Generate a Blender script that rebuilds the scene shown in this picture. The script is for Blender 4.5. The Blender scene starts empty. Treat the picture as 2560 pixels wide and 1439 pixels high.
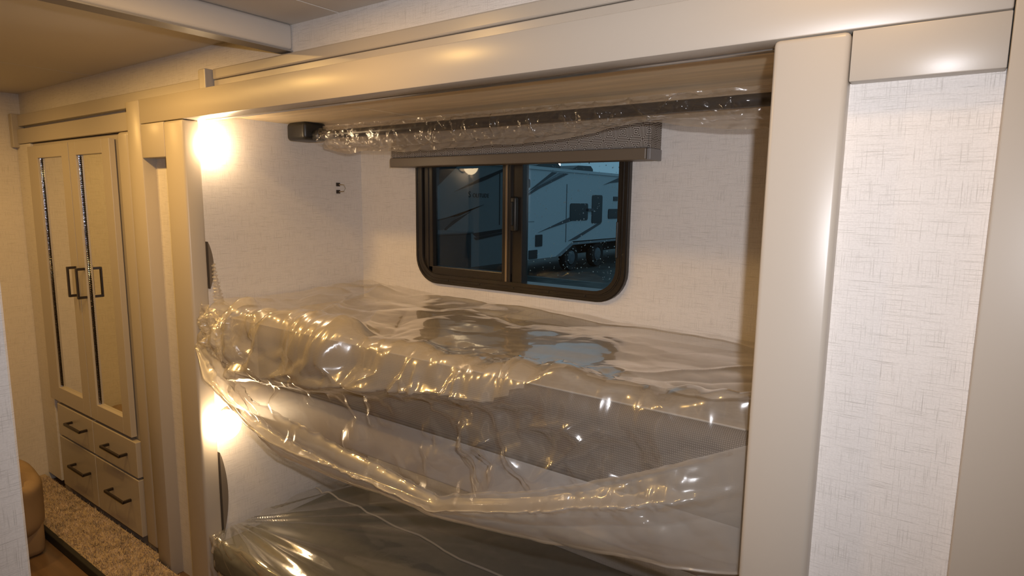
import bpy, bmesh, math, random
import numpy as np
from mathutils import Vector, Matrix

random.seed(7)
rng = np.random.RandomState(11)
H = 1.40                      # eye height above the lower floor; tables below are relative to the eye
S = bpy.context.scene
COL = S.collection

# ------------------------------------------------------------------ camera
Rm = ((0.81161105, 0.09102702, -0.5770629),
      (0.58408678, -0.10714791, 0.80458807),
      (0.01140817, -0.99006738, -0.14013011))
cam = bpy.data.cameras.new('camera'); cam.sensor_width = 36.0; cam.lens = 36 * 1550 / 2560
cam.clip_start = 0.02; cam.clip_end = 300
co = bpy.data.objects.new('camera', cam); COL.objects.link(co)
M = Matrix.Identity(4)
for i in range(3):
    M[i][0] = Rm[i][0]; M[i][1] = -Rm[i][1]; M[i][2] = -Rm[i][2]
M[2][3] = H
co.matrix_world = M
S.camera = co

# ------------------------------------------------------------------ colour management
S.view_settings.view_transform = 'Standard'; S.view_settings.look = 'None'
S.view_settings.exposure = 0.0; S.view_settings.gamma = 1.0
S.view_settings.use_curve_mapping = False

# ------------------------------------------------------------------ sky at dusk
W = bpy.data.worlds.new('dusk'); S.world = W; W.use_nodes = True
W.node_tree.nodes['Background'].inputs['Color'].default_value = (0.36, 0.66, 0.86, 1)
W.node_tree.nodes['Background'].inputs['Strength'].default_value = 0.42

# ------------------------------------------------------------------ lamps of the place
WARM = (1.0, 0.585, 0.175)
def area(name, loc, power, size, color):
    l = bpy.data.lights.new(name, 'AREA'); l.shape = 'DISK'; l.size = size; l.energy = power; l.color = color
    o = bpy.data.objects.new(name, l); COL.objects.link(o); o.location = (loc[0], loc[1], loc[2] + H)
    return o
for (x, y, p) in ((-3.05, 0.50, 4.4), (-2.35, 0.60, 3.0), (-1.93, 0.60, 6.6), (-1.12, 0.62, 4.6), (-0.12, 0.84, .60), (0.25, -0.9, 2.2)):
    area('ceiling_downlight', (x, y, 0.448), p, 0.07, WARM)
fl = bpy.data.lights.new('flash', 'SPOT'); fl.energy = 46.0; fl.color = (1.0, 0.99, 1.04); fl.shadow_soft_size = 0.012
fl.spot_size = math.radians(116); fl.spot_blend = 1.0      # a camera flash: brightest along the lens axis
fo = bpy.data.objects.new('flash', fl); COL.objects.link(fo)
FM = M.copy(); FM[0][3], FM[1][3], FM[2][3] = 0.045, 0.04, 0.070 + H
fo.matrix_world = FM

# ------------------------------------------------------------------ node helpers
def nm(name):
    m = bpy.data.materials.new(name); m.use_nodes = True
    return m, m.node_tree.nodes, m.node_tree.links, m.node_tree.nodes['Principled BSDF']
def mat(name, col, rough=0.5, metal=0.0, spec=0.5, emis=None, noise=None, bump=None):
    m, N, L, b = nm(name)
    b.inputs['Base Color'].default_value = (*col, 1); b.inputs['Roughness'].default_value = rough
    b.inputs['Metallic'].default_value = metal; b.inputs['Specular IOR Level'].default_value = spec
    if emis:
        b.inputs['Emission Color'].default_value = (*emis[:3], 1); b.inputs['Emission Strength'].default_value = emis[3]
    if noise or bump:
        tc = N.new('ShaderNodeTexCoord')
    if noise:          # (scale vec, amount)
        mp = N.new('ShaderNodeMapping'); mp.inputs['Scale'].default_value = noise[0]
        L.new(tc.outputs['Object'], mp.inputs['Vector'])
        nz = N.new('ShaderNodeTexNoise'); nz.inputs['Scale'].default_value = 1; nz.inputs['Detail'].default_value = 4
        L.new(mp.outputs['Vector'], nz.inputs['Vector'])
        mr = N.new('ShaderNodeMapRange'); mr.inputs['From Min'].default_value = .3; mr.inputs['From Max'].default_value = .7
        mr.inputs['To Min'].default_value = 1 - noise[1]; mr.inputs['To Max'].default_value = 1 + noise[1]
        L.new(nz.outputs['Fac'], mr.inputs['Value'])
        mx = N.new('ShaderNodeMix'); mx.data_type = 'RGBA'; mx.blend_type = 'MULTIPLY'; mx.inputs['Factor'].default_value = 1
        mx.inputs['A'].default_value = (*col, 1) if False else (0, 0, 0, 1)
        mx.inputs[6].default_value = (*col, 1)
        L.new(mr.outputs['Result'], mx.inputs[7]); L.new(mx.outputs[2], b.inputs['Base Color'])
    if bump:           # (scale, strength, distance)
        nz = N.new('ShaderNodeTexNoise'); nz.inputs['Scale'].default_value = bump[0]; nz.inputs['Detail'].default_value = 3
        L.new(tc.outputs['Object'], nz.inputs['Vector'])
        bp = N.new('ShaderNodeBump'); bp.inputs['Strength'].default_value = bump[1]; bp.inputs['Distance'].default_value = bump[2]
        L.new(nz.outputs['Fac'], bp.inputs['Height']); L.new(bp.outputs['Normal'], b.inputs['Normal'])
    return m

def linen(name, col, dark):
    """woven wallpaper: fine crossed threads with dark dashes"""
    m, N, L, b = nm(name)
    b.inputs['Roughness'].default_value = 0.75; b.inputs['Specular IOR Level'].default_value = 0.2
    g = N.new('ShaderNodeNewGeometry'); sp = N.new('ShaderNodeSeparateXYZ'); L.new(g.outputs['Position'], sp.inputs[0])
    ad = N.new('ShaderNodeMath'); ad.operation = 'ADD'; L.new(sp.outputs['X'], ad.inputs[0]); L.new(sp.outputs['Y'], ad.inputs[1])
    cb = N.new('ShaderNodeCombineXYZ'); L.new(ad.outputs[0], cb.inputs['X']); L.new(sp.outputs['Z'], cb.inputs['Y'])
    def layer(sx, sy, lo, hi, off):
        mp = N.new('ShaderNodeMapping'); mp.inputs['Scale'].default_value = (sx, sy, 1); mp.inputs['Location'].default_value = (off, off * 2, off)
        L.new(cb.outputs[0], mp.inputs['Vector'])
        nz = N.new('ShaderNodeTexNoise'); nz.inputs['Scale'].default_value = 1; nz.inputs['Detail'].default_value = 2
        L.new(mp.outputs[0], nz.inputs['Vector'])
        r = N.new('ShaderNodeMapRange'); r.inputs['From Min'].default_value = lo; r.inputs['From Max'].default_value = hi
        r.inputs['To Min'].default_value = 0; r.inputs['To Max'].default_value = 1
        L.new(nz.outputs['Fac'], r.inputs['Value']); return r.outputs['Result']
    a = layer(22, 900, .56, .86, 1.3); c = layer(760, 20, .57, .88, 4.1); fn = layer(300, 520, .3, .7, 9.0); big = layer(5, 5, .35, .65, 2.0)
    mxm = N.new('ShaderNodeMath'); mxm.operation = 'MAXIMUM'; L.new(a, mxm.inputs[0]); L.new(c, mxm.inputs[1])
    mul = N.new('ShaderNodeMath'); mul.operation = 'MULTIPLY_ADD'; L.new(fn, mul.inputs[0]); mul.inputs[1].default_value = .22; L.new(mxm.outputs[0], mul.inputs[2])
    mu2 = N.new('ShaderNodeMath'); mu2.operation = 'MULTIPLY_ADD'; L.new(big, mu2.inputs[0]); mu2.inputs[1].default_value = .05; L.new(mul.outputs[0], mu2.inputs[2]); mu2.use_clamp = True
    mx = N.new('ShaderNodeMix'); mx.data_type = 'RGBA'; L.new(mu2.outputs[0], mx.inputs['Factor'])
    mx.inputs[6].default_value = (*col, 1); mx.inputs[7].default_value = (*dark, 1)
    L.new(mx.outputs[2], b.inputs['Base Color'])
    bp = N.new('ShaderNodeBump'); bp.inputs['Strength'].default_value = .25; bp.inputs['Distance'].default_value = .0008; bp.invert = True
    L.new(mu2.outputs[0], bp.inputs['Height']); L.new(bp.outputs[0], b.inputs['Normal'])
    return m

def film(name, haze, rough, col, fres=1.0, bscale=60, bstr=.12, trans=(1, 1, 1), tlf=.45):
    """thin clear polythene: see-through, glossy at an angle, slightly milky"""
    m, N, L, b = nm(name); N.remove(b); out = N['Material Output']
    tr = N.new('ShaderNodeBsdfTransparent'); tr.inputs['Color'].default_value = (*trans, 1)
    di = N.new('ShaderNodeBsdfDiffuse'); di.inputs['Color'].default_value = (*col, 1)
    tl = N.new('ShaderNodeBsdfTranslucent'); tl.inputs['Color'].default_value = (*col, 1)
    gl = N.new('ShaderNodeBsdfGlossy'); gl.inputs['Roughness'].default_value = rough; gl.inputs['Color'].default_value = (1, 1, 1, 1)
    g2 = N.new('ShaderNodeBsdfGlossy'); g2.inputs['Roughness'].default_value = rough * 3.2 + .06; g2.inputs['Color'].default_value = (1, 1, 1, 1)
    gm = N.new('ShaderNodeMixShader'); gm.inputs[0].default_value = .55; L.new(gl.outputs[0], gm.inputs[1]); L.new(g2.outputs[0], gm.inputs[2])
    m1 = N.new('ShaderNodeMixShader'); m1.inputs[0].default_value = tlf; L.new(di.outputs[0], m1.inputs[1]); L.new(tl.outputs[0], m1.inputs[2])
    m2 = N.new('ShaderNodeMixShader'); m2.inputs[0].default_value = haze; L.new(tr.outputs[0], m2.inputs[1]); L.new(m1.outputs[0], m2.inputs[2])
    tc = N.new('ShaderNodeTexCoord'); nz = N.new('ShaderNodeTexNoise'); nz.inputs['Scale'].default_value = bscale; nz.inputs['Detail'].default_value = 3
    L.new(tc.outputs['Object'], nz.inputs['Vector'])
    bp = N.new('ShaderNodeBump'); bp.inputs['Strength'].default_value = bstr; bp.inputs['Distance'].default_value = .003
    L.new(nz.outputs['Fac'], bp.inputs['Height'])
    L.new(bp.outputs[0], gl.inputs['Normal']); L.new(bp.outputs[0], g2.inputs['Normal'])
    fr = N.new('ShaderNodeFresnel'); fr.inputs['IOR'].default_value = 1.5; L.new(bp.outputs[0], fr.inputs['Normal'])
    # a film seen from behind keeps the same reflectance: use the outside index on both sides
    ge = N.new('ShaderNodeNewGeometry'); io = N.new('ShaderNodeMapRange')
    L.new(ge.outputs['Backfacing'], io.inputs['Value']); io.inputs['To Min'].default_value = 1.5; io.inputs['To Max'].default_value = 1 / 1.5
    L.new(io.outputs['Result'], fr.inputs['IOR'])
    mm = N.new('ShaderNodeMath'); mm.operation = 'MULTIPLY'; mm.inputs[1].default_value = fres; mm.use_clamp = True; L.new(fr.outputs[0], mm.inputs[0])
    m3 = N.new('ShaderNodeMixShader'); L.new(mm.outputs[0], m3.inputs[0]); L.new(m2.outputs[0], m3.inputs[1]); L.new(gm.outputs[0], m3.inputs[2])
    L.new(m3.outputs[0], out.inputs['Surface'])
    return m

def glass(name, tint, fres=1.0):
    m, N, L, b = nm(name); N.remove(b); out = N['Material Output']
    tr = N.new('ShaderNodeBsdfTransparent'); tr.inputs['Color'].default_value = (*tint, 1)
    gl = N.new('ShaderNodeBsdfGlossy'); gl.inputs['Roughness'].default_value = .01
    fr = N.new('ShaderNodeFresnel'); fr.inputs['IOR'].default_value = 1.45
    mm = N.new('ShaderNodeMath'); mm.operation = 'MULTIPLY'; mm.inputs[1].default_value = fres; mm.use_clamp = True; L.new(fr.outputs[0], mm.inputs[0])
    mx = N.new('ShaderNodeMixShader'); L.new(mm.outputs[0], mx.inputs[0]); L.new(tr.outputs[0], mx.inputs[1]); L.new(gl.outputs[0], mx.inputs[2])
    L.new(mx.outputs[0], out.inputs['Surface']); return m

def perforated(name):
    """taupe mattress ticking with a honeycomb of small pale dots"""
    m, N, L, b = nm(name); b.inputs['Roughness'].default_value = .8; b.inputs['Specular IOR Level'].default_value = .2
    g = N.new('ShaderNodeNewGeometry'); sp = N.new('ShaderNodeSeparateXYZ'); L.new(g.outputs['Position'], sp.inputs[0])
    ad = N.new('ShaderNodeMath'); ad.operation = 'ADD'; L.new(sp.outputs['Y'], ad.inputs[0]); L.new(sp.outputs['Z'], ad.inputs[1])
    def wave(src, k):
        mu = N.new('ShaderNodeMath'); mu.operation = 'MULTIPLY'; mu.inputs[1].default_value = k; L.new(src, mu.inputs[0])
        s = N.new('ShaderNodeMath'); s.operation = 'SINE'; L.new(mu.outputs[0], s.inputs[0]); return s.outputs[0]
    def comb(kx, kz):
        c = N.new('ShaderNodeVectorMath'); c.operation = 'DOT_PRODUCT'
        cb = N.new('ShaderNodeCombineXYZ'); L.new(sp.outputs['X'], cb.inputs[0]); L.new(ad.outputs[0], cb.inputs[1]); L.new(cb.outputs[0], c.inputs[0])
        c.inputs[1].default_value = (kx, kz, 0); return wave(c.outputs['Value'], 1)
    k = 2 * math.pi / .0052
    p = N.new('ShaderNodeMath'); p.operation = 'MULTIPLY'; L.new(comb(k * .7, k * .55), p.inputs[0]); L.new(comb(-k * .7, k * .55), p.inputs[1])
    r = N.new('ShaderNodeMapRange'); r.inputs['From Min'].default_value = .1; r.inputs['From Max'].default_value = .7; L.new(p.outputs[0], r.inputs['Value'])
    mx = N.new('ShaderNodeMix'); mx.data_type = 'RGBA'; L.new(r.outputs['Result'], mx.inputs['Factor'])
    mx.inputs[6].default_value = (.105, .085, .068, 1); mx.inputs[7].default_value = (.22, .19, .16, 1)
    L.new(mx.outputs[2], b.inputs['Base Color']); return m

def greek(name):
    """woven blind cloth printed with nested squares"""
    m, N, L, b = nm(name); b.inputs['Roughness'].default_value = .85; b.inputs['Specular IOR Level'].default_value = .1
    g = N.new('ShaderNodeNewGeometry'); sp = N.new('ShaderNodeSeparateXYZ'); L.new(g.outputs['Position'], sp.inputs[0])
    ad = N.new('ShaderNodeMath'); ad.operation = 'ADD'; L.new(sp.outputs['X'], ad.inputs[0]); L.new(sp.outputs['Y'], ad.inputs[1])
    def M2(op, a, v=None, c=None):
        n = N.new('ShaderNodeMath'); n.operation = op
        if hasattr(a, 'is_linked'): L.new(a, n.inputs[0])
        else: n.inputs[0].default_value = a
        if v is not None:
            if hasattr(v, 'is_linked'): L.new(v, n.inputs[1])
            else: n.inputs[1].default_value = v
        return n.outputs[0]
    def cell(src, pitch, off):
        return M2('ABSOLUTE', M2('SUBTRACT', M2('FRACT', M2('ADD', M2('DIVIDE', src, pitch), off)), .5))
    d = M2('MAXIMUM', cell(ad.outputs[0], .0405, .62), cell(sp.outputs['Z'], .0430, .42))
    s = M2('SINE', M2('MULTIPLY', d, 2 * math.pi * 9.5))
    r = N.new('ShaderNodeMapRange'); r.inputs['From Min'].default_value = -.2; r.inputs['From Max'].default_value = .5; L.new(s, r.inputs['Value'])
    mx = N.new('ShaderNodeMix'); mx.data_type = 'RGBA'; L.new(r.outputs['Result'], mx.inputs['Factor'])
    mx.inputs[6].default_value = (.055, .040, .030, 1); mx.inputs[7].default_value = (.52, .48, .44, 1)
    L.new(mx.outputs[2], b.inputs['Base Color']); return m

GREIGE = mat('greige_painted_wood', (.455, .405, .345), .34, 0, .5, bump=(420, .05, .0004))
LINEN = linen('linen_wallpaper', (.76, .715, .675), (.44, .405, .37))
CEIL = mat('ceiling_vinyl', (.60, .57, .53), .7, 0, .3)
BEAMM = mat('beam_vinyl', (.52, .485, .45), .5, 0, .4)
DARKEDGE = mat('grey_edge_strip', (.22, .21, .21), .45)
BUNKCEIL = mat('tan_underside_board', (.74, .61, .42), .55, 0, .35, noise=((3, 40, 40), .14))
ALU = mat('brushed_aluminium', (.62, .60, .57), .28, 1.0)
BRONZE = mat('dark_bronze_frame', (.022, .017, .013), .32, 0, .5)
BLACK = mat('black_plastic', (.02, .018, .015), .38, 0, .5)
BLINDM = greek('nested_square_cloth')
TAUPEMET = mat('taupe_metal', (.16, .125, .09), .42, 0, .5)
TICKING = perforated('perforated_ticking')
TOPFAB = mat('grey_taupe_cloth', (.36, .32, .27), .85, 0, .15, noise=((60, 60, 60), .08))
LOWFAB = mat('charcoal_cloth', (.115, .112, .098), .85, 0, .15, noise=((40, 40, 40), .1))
LAVRAIL = mat('pale_grey_laminate', (.36, .325, .295), .45)
FILM = film('clear_polythene', .12, .045, (.80, .76, .70), 2.0, 45, .05)
FILMTOP = film('clear_polythene_hazier', .32, .045, (.78, .72, .63), 1.7, 45, .05)
FILMLO = film('clear_polythene_lower', .13, .04, (.72, .70, .62), 2.4, 40, .15)
FILMH = film('milky_polythene', .46, .075, (.78, .72, .64), 1.6, 50, .10, tlf=.62)
FILMG = film('gathered_polythene', .26, .045, (.76, .71, .64), 1.9, 50, .08, tlf=.5)
FILMR = film('thin_wrap', .05, .03, (.72, .66, .58), 1.3, 70, .2)
FILMT = film('hazy_hanging_wrap', .50, .06, (.62, .51, .38), 1.1, 60, .2)
PANE_L = glass('tinted_pane_screened', (.46, .48, .48), .5)
PANE_R = glass('tinted_pane', (.86, .92, .94), .6)
LAMPM = mat('lit_glass_shade', (.9, .8, .6), .4, emis=(1.0, .72, .42, 28))
LAMPB = mat('lamp_metal', (.35, .30, .25), .35, 1)
MIRROR = mat('mirror', (.86, .86, .84), .015, 1.0)
BEAD = mat('polished_bead', (.22, .21, .20), .10, 1.0)
BEVEL = mat('dark_ribbed_metal', (.16, .15, .16), .10, 1.0, bump=(160, .4, .002))
HANDLE = mat('dark_handle', (.035, .026, .022), .35, .3)
CARPET = mat('beige_shag', (.42, .33, .24), .95, 0, .1)
CARPET2 = mat('beige_shag_tuft', (.50, .40, .30), .95, 0, .1, noise=((25, 25, 25), .4))
BIND = mat('dark_binding', (.02, .018, .016), .8)
FLOORM = mat('brown_vinyl', (.16, .10, .06), .32, 0, .5, noise=((3, 30, 3), .25))
LEATHER = mat('tan_leatherette', (.30, .21, .13), .5, 0, .4, bump=(120, .2, .001))
STRAP = mat('grey_brown_webbing', (.16, .13, .10), .7)
WHITEGEL = mat('white_gelcoat', (.62, .64, .66), .4)
TBLACK = mat('dark_trailer_window', (.03, .033, .036), .35)
DECAL = mat('charcoal_decal', (.10, .10, .11), .5)
DECAL2 = mat('grey_decal', (.26, .27, .29), .5)
TYRE = mat('tyre_rubber', (.02, .02, .02), .8)
GROUND = mat('wet_gravel', (.06, .058, .052), .7, noise=((2, 2, 2), .5))
GREYBOX = mat('dull_grey_panel', (.13, .14, .15), .6)
YARD = mat('yard_lamp', (.9, .9, .9), .5, emis=(.85, .93, 1.0, 14))
DROP = mat('water_drop', (.30, .40, .46), .08, 0, .8)
WOODTAN = mat('tan_ply', (.42, .29, .15), .6, noise=((4, 30, 4), .15))

# ------------------------------------------------------------------ object helpers
ORG = {}
def reg(o, org): ORG[o.name] = org
def tag(o, label=None, cat=None, group=None, kind=None):
    if label: o['label'] = label
    if cat: o['category'] = cat
    if group: o['group'] = group
    if kind: o['kind'] = kind
    return o
def thing(name, loc, label, cat, group=None, kind=None):
    o = bpy.data.objects.new(name, None); COL.objects.link(o); o.empty_display_size = .05
    o.location = (loc[0], loc[1], loc[2] + H); reg(o, Vector(loc)); return tag(o, label, cat, group, kind)
def link(name, me, material, parent=None, org=None):
    """mesh in eye-relative coordinates -> object, origin at its parent's base (or at org)"""
    base = ORG[parent.name] if parent else Vector(org if org is not None else (0, 0, 0))
    me.transform(Matrix.Translation(-Vector(base)))
    if material: me.materials.append(material)
    o = bpy.data.objects.new(name, me); COL.objects.link(o); reg(o, Vector(base))
    if parent: o.parent = parent
    else: o.location = (base[0], base[1], base[2] + H)
    return o
class MB:
    def __init__(s): s.bm = bmesh.new()
    def box(s, x0, x1, y0, y1, z0, z1, bev=0.0, seg=2):
        r = bmesh.ops.create_cube(s.bm, size=1); vs = r['verts']
        for v in vs:
            v.co = Vector(((x0 + x1) / 2 + v.co.x * (x1 - x0), (y0 + y1) / 2 + v.co.y * (y1 - y0), (z0 + z1) / 2 + v.co.z * (z1 - z0)))
        if bev > 0:
            es = list({e for v in vs for e in v.link_edges})
            bmesh.ops.bevel(s.bm, geom=es, offset=bev, segments=seg, profile=.5, affect='EDGES')
        return s
    def tube(s, pts, r, n=10, cap=True):
        pts = [Vector(p) for p in pts]; rings = []
        rr = r if isinstance(r, (list, tuple)) else [r] * len(pts)
        up = Vector((0, 0, 1))
        for i, p in enumerate(pts):
            d = (pts[min(i + 1, len(pts) - 1)] - pts[max(i - 1, 0)]).normalized()
            a = d.cross(up) if abs(d.z) < .9 else d.cross(Vector((0, 1, 0))); a.normalize(); b = d.cross(a)
            rings.append([s.bm.verts.new(p + (a * math.cos(2 * math.pi * k / n) + b * math.sin(2 * math.pi * k / n)) * rr[i]) for k in range(n)])
        for i in range(len(rings) - 1):
            for k in range(n):
                s.bm.faces.new((rings[i][k], rings[i][(k + 1) % n], rings[i + 1][(k + 1) % n], rings[i + 1][k]))
        if cap:
            s.bm.faces.new(rings[0]); s.bm.faces.new(list(reversed(rings[-1])))
        return s
    def prism(s, poly, axis, a, b):
        """poly of 2-D points extruded along axis ('x','y','z') from a to b"""
        def P(u, v, w): return {'x': (w, u, v), 'y': (u, w, v), 'z': (u, v, w)}[axis]
        f = [s.bm.verts.new(P(u, v, a)) for u, v in poly]; g = [s.bm.verts.new(P(u, v, b)) for u, v in poly]
        s.bm.faces.new(f); s.bm.faces.new(list(reversed(g)))
        n = len(poly)
        for i in range(n): s.bm.faces.new((f[i], f[(i + 1) % n], g[(i + 1) % n], g[i]))
        return s
    def ring(s, outer, inner, axis, a, b):
        def P(u, v, w): return {'x': (w, u, v), 'y': (u, w, v), 'z': (u, v, w)}[axis]
        q = [[s.bm.verts.new(P(u, v, w)) for u, v in poly] for poly, w in ((outer, a), (inner, a), (inner, b), (outer, b))]
        n = len(outer)
        for j in range(4):
            A, B = q[j], q[(j + 1) % 4]
            for i in range(n): s.bm.faces.new((A[i], A[(i + 1) % n], B[(i + 1) % n], B[i]))
        return s
    def lathe(s, prof, center, axis, n=24):
        """prof: (r, h) along axis"""
        c = Vector(center); A = Vector(axis).normalized()
        u = A.cross(Vector((0, 0, 1))) if abs(A.z) < .9 else A.cross(Vector((1, 0, 0))); u.normalize(); w = A.cross(u)
        rings = []
        for r, h in prof:
            if r < 1e-6: rings.append([s.bm.verts.new(c + A * h)])
            else: rings.append([s.bm.verts.new(c + A * h + (u * math.cos(2 * math.pi * k / n) + w * math.sin(2 * math.pi * k / n)) * r) for k in range(n)])
        for i in range(len(rings) - 1):
            P, Q = rings[i], rings[i + 1]
            for k in range(n):
                if len(P) == 1 and len(Q) == 1: continue
                if len(P) == 1: s.bm.faces.new((P[0], Q[(k + 1) % n], Q[k]))
                elif len(Q) == 1: s.bm.faces.new((P[k], P[(k + 1) % n], Q[0]))
                else: s.bm.faces.new((P[k], P[(k + 1) % n], Q[(k + 1) % n], Q[k]))
        return s
    def mesh(s, name='m', smooth=False):
        bmesh.ops.recalc_face_normals(s.bm, faces=s.bm.faces)
        me = bpy.data.meshes.new(name); s.bm.to_mesh(me); s.bm.free()
        if smooth:
            me.polygons.foreach_set('use_smooth', [True] * len(me.polygons))
            try: me.set_sharp_from_angle(angle=math.radians(40))
            except Exception: pass
        return me
    def build(s, name, material, parent=None, org=None, smooth=False):
        return link(name, s.mesh(name, smooth), material, parent, org)
def rrect(u0, u1, v0, v1, r, n=7):
    P = []
    rs = r if isinstance(r, (list, tuple)) else [r] * 4
    for (cu, cv, a0, q) in ((u1 - rs[0], v0 + rs[0], -90, rs[0]), (u1 - rs[1], v1 - rs[1], 0, rs[1]), (u0 + rs[2], v1 - rs[2], 90, rs[2]), (u0 + rs[3], v0 + rs[3], 180, rs[3])):
        for k in range(n):
            a = math.radians(a0 + 90 * k / (n - 1)); P.append((cu + q * math.cos(a), cv + q * math.sin(a)))
    return P
def struct(name, mb, m, label, org=None, smooth=False):
    o = mb.build(name, m, None, org, smooth); o['kind'] = 'structure'; o['label'] = label; return o

# ================================================================== SETTING
Z_FLOOR = -1.40; Z_CAR = -1.36; Z_CEIL = .455
struct('floor', MB().box(-3.75, 1.35, -2.7, 1.77, Z_FLOOR - .08, Z_FLOOR), FLOORM, 'brown glossy vinyl floor below the carpeted step')
cl = thing('ceiling', (0, 0, Z_CEIL), 'off white vinyl ceiling in panels with thin joints', None, kind='structure')
for (x0, x1) in ((-3.75, -2.762), (-2.758, -1.30), (-1.296, 1.35)):
    MB().box(x0, x1, -2.7, 1.77, Z_CEIL, Z_CEIL + .05, .0015, 1).build('ceiling_panel', CEIL, cl)
bm_ = struct('trim_1', MB().box(-1.538, -1.485, -2.6, 1.058, .388, Z_CEIL, .010, 3), BEAMM, 'dropped grey ceiling beam running from the room to the wall above the bunks', smooth=True)
MB().box(-1.537, -1.486, -2.6, 1.057, .3845, .3885).build('edge_strip', DARKEDGE, bm_)
struct('wall_above', MB().box(-3.75, 1.35, 1.06, 1.11, .262, Z_CEIL + .02), LINEN, 'linen papered wall strip between the ceiling and the bunk header')
struct('wall_behind', MB().box(-3.75, -2.06, 1.66, 1.72, Z_FLOOR, Z_CEIL), LINEN, 'linen papered wall behind the wardrobe')
struct('wall_end', MB().box(-3.62, -3.56, -2.7, 1.72, Z_FLOOR, Z_CEIL), LINEN, 'linen papered end wall beside the wardrobe')
struct('wall_opposite', MB().box(-3.75, 1.35, -2.7, -2.6, Z_FLOOR, Z_CEIL), LINEN, 'linen papered wall opposite the bunks')
struct('wall_right', MB().box(1.2, 1.35, -2.7, 1.12, Z_FLOOR, Z_CEIL), LINEN, 'linen papered wall at the right end of the passage')
struct('wall_partition', MB().box(-1.06, -1.0, -2.6, .26, Z_FLOOR, Z_CEIL, .003, 1), LINEN, 'pale linen papered partition end at the left edge of the view')
# bunk alcove
bk = MB(); hole0 = rrect(-1.655, -.825, -.29, .24, .09, 12); hole = []
for i, p in enumerate(hole0):
    q = hole0[(i + 1) % len(hole0)]; m = max(1, int(math.hypot(q[0] - p[0], q[1] - p[1]) / .04))
    hole += [(p[0] + (q[0] - p[0]) * k / m, p[1] + (q[1] - p[1]) * k / m) for k in range(m)]
n_ = len(hole)
wall_poly = []
X0, X1, ZA, ZB = -2.06, -.13, Z_FLOOR, Z_CEIL
# back wall with a rounded window hole: a ring from the hole to the wall's outline
def outer_for(p):
    cx, cz = -1.24, -.03; dx, dz = p[0] - cx, p[1] - cz
    t = min(((X1 - cx) / dx if dx > 1e-6 else 9e9), ((X0 - cx) / dx if dx < -1e-6 else 9e9), ((ZB - cz) / dz if dz > 1e-6 else 9e9), ((ZA - cz) / dz if dz < -1e-6 else 9e9))
    return (cx + dx * t, cz + dz * t)
ol = [outer_for(p) for p in hole]
corners = [(X1, ZA), (X1, ZB), (X0, ZB), (X0, ZA)]
# insert the wall's corners so that the outline stays rectangular
def side(p): return 'R' if abs(p[0] - X1) < 1e-6 else 'L' if abs(p[0] - X0) < 1e-6 else 'T' if abs(p[1] - ZB) < 1e-6 else 'B'
CN = {frozenset('RT'): (X1, ZB), frozenset('TL'): (X0, ZB), frozenset('LB'): (X0, ZA), frozenset('BR'): (X1, ZA)}
H2, O2 = [], []
for i in range(n_):
    H2.append(hole[i]); O2.append(ol[i]); q = (i + 1) % n_
    k = frozenset(side(ol[i]) + side(ol[q]))
    if k in CN:
        H2.append(((hole[i][0] + hole[q][0]) / 2, (hole[i][1] + hole[q][1]) / 2)); O2.append(CN[k])
bk.ring(O2, H2, 'y', 1.725, 1.765)
struct('wall_back', bk, LINEN, 'linen papered outer wall of the bunk alcove around the window')
struct('wall_left', MB().box(-2.06, -2.0, 1.06, 1.725, Z_FLOOR, .30), LINEN, 'linen papered side wall at the left end of the bunks')
struct('wall_bunk_end', MB().box(-.19, -.13, 1.06, 1.725, Z_FLOOR, .30), LINEN, 'linen papered side wall at the right end of the bunks')
bc = thing('ceiling_bunk', (-1.1, 1.4, .262), 'tan brushed underside of the board over the top bunk', None, kind='structure')
for (x0, x1) in ((-2.0, -1.452), (-1.450, -.19)):
    MB().box(x0, x1, 1.055, 1.725, .262, .285, .002, 1).build('ceiling_panel', BUNKCEIL, bc)

# trims along the wall above the frame
t2 = thing('trim_2', (-2.5, 1.05, .30), 'long flat greige moulding across the wall above wardrobe and bunk header', None, kind='structure')
MB().box(-3.535, -1.885, 1.036, 1.06, .306, .357, .003).build('board', GREIGE, t2)
MB().box(-1.865, 1.2, 1.042, 1.06, .349, .380, .004).build('board', GREIGE, t2)
MB().box(-1.865, 1.2, 1.046, 1.06, .262, .3475, .002).build('board', GREIGE, t2)
MB().box(-3.535, -2.36, 1.030, 1.05, .228, .293, .003).build('board', GREIGE, t2)
MB().box(-1.903, -1.868, 1.020, 1.06, .262, .379, .003).build('end_cap', GREIGE, t2)
MB().box(-3.556, -3.520, 1.012, 1.06, .212, .362, .003).build('end_cap', GREIGE, t2)

# ================================================================== BUNK SURROUND
bf = thing('bunk_surround', (-1.1, 1.02, Z_FLOOR), 'large greige bunk surround of header, posts and inset linen panels around the opening', 'bunk frame')
MB().box(-2.2565, .0295, 1.0, 1.055, .238, .3175, .003).build('header_board', GREIGE, bf, smooth=True)
MB().box(-2.2, -.2, 1.0555, 1.092, .240, .268, .003).build('track', ALU, bf, smooth=True)
MB().box(-1.95, -.25, 1.060, 1.064, .2375, .2415).build('track_rib', ALU, bf)
MB().box(-2.353, -2.258, 1.0, 1.055, Z_FLOOR, .317, .004).build('outer_post', GREIGE, bf, smooth=True)
MB().box(-2.2565, -2.0985, 1.0, 1.055, .126, .2365, .003).build('top_rail', GREIGE, bf, smooth=True)
MB().box(-2.0965, -1.978, .998, 1.055, Z_FLOOR, .2365, .009, 3).build('stile', GREIGE, bf, smooth=True)
MB().box(-2.262, -2.09, 1.044, 1.055, Z_FLOOR, .13).build('linen_panel', LINEN, bf)
MB().box(-.2465, -.1455, .996, 1.055, Z_FLOOR, .2365, .008, 3).build('stile', GREIGE, bf, smooth=True)
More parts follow.
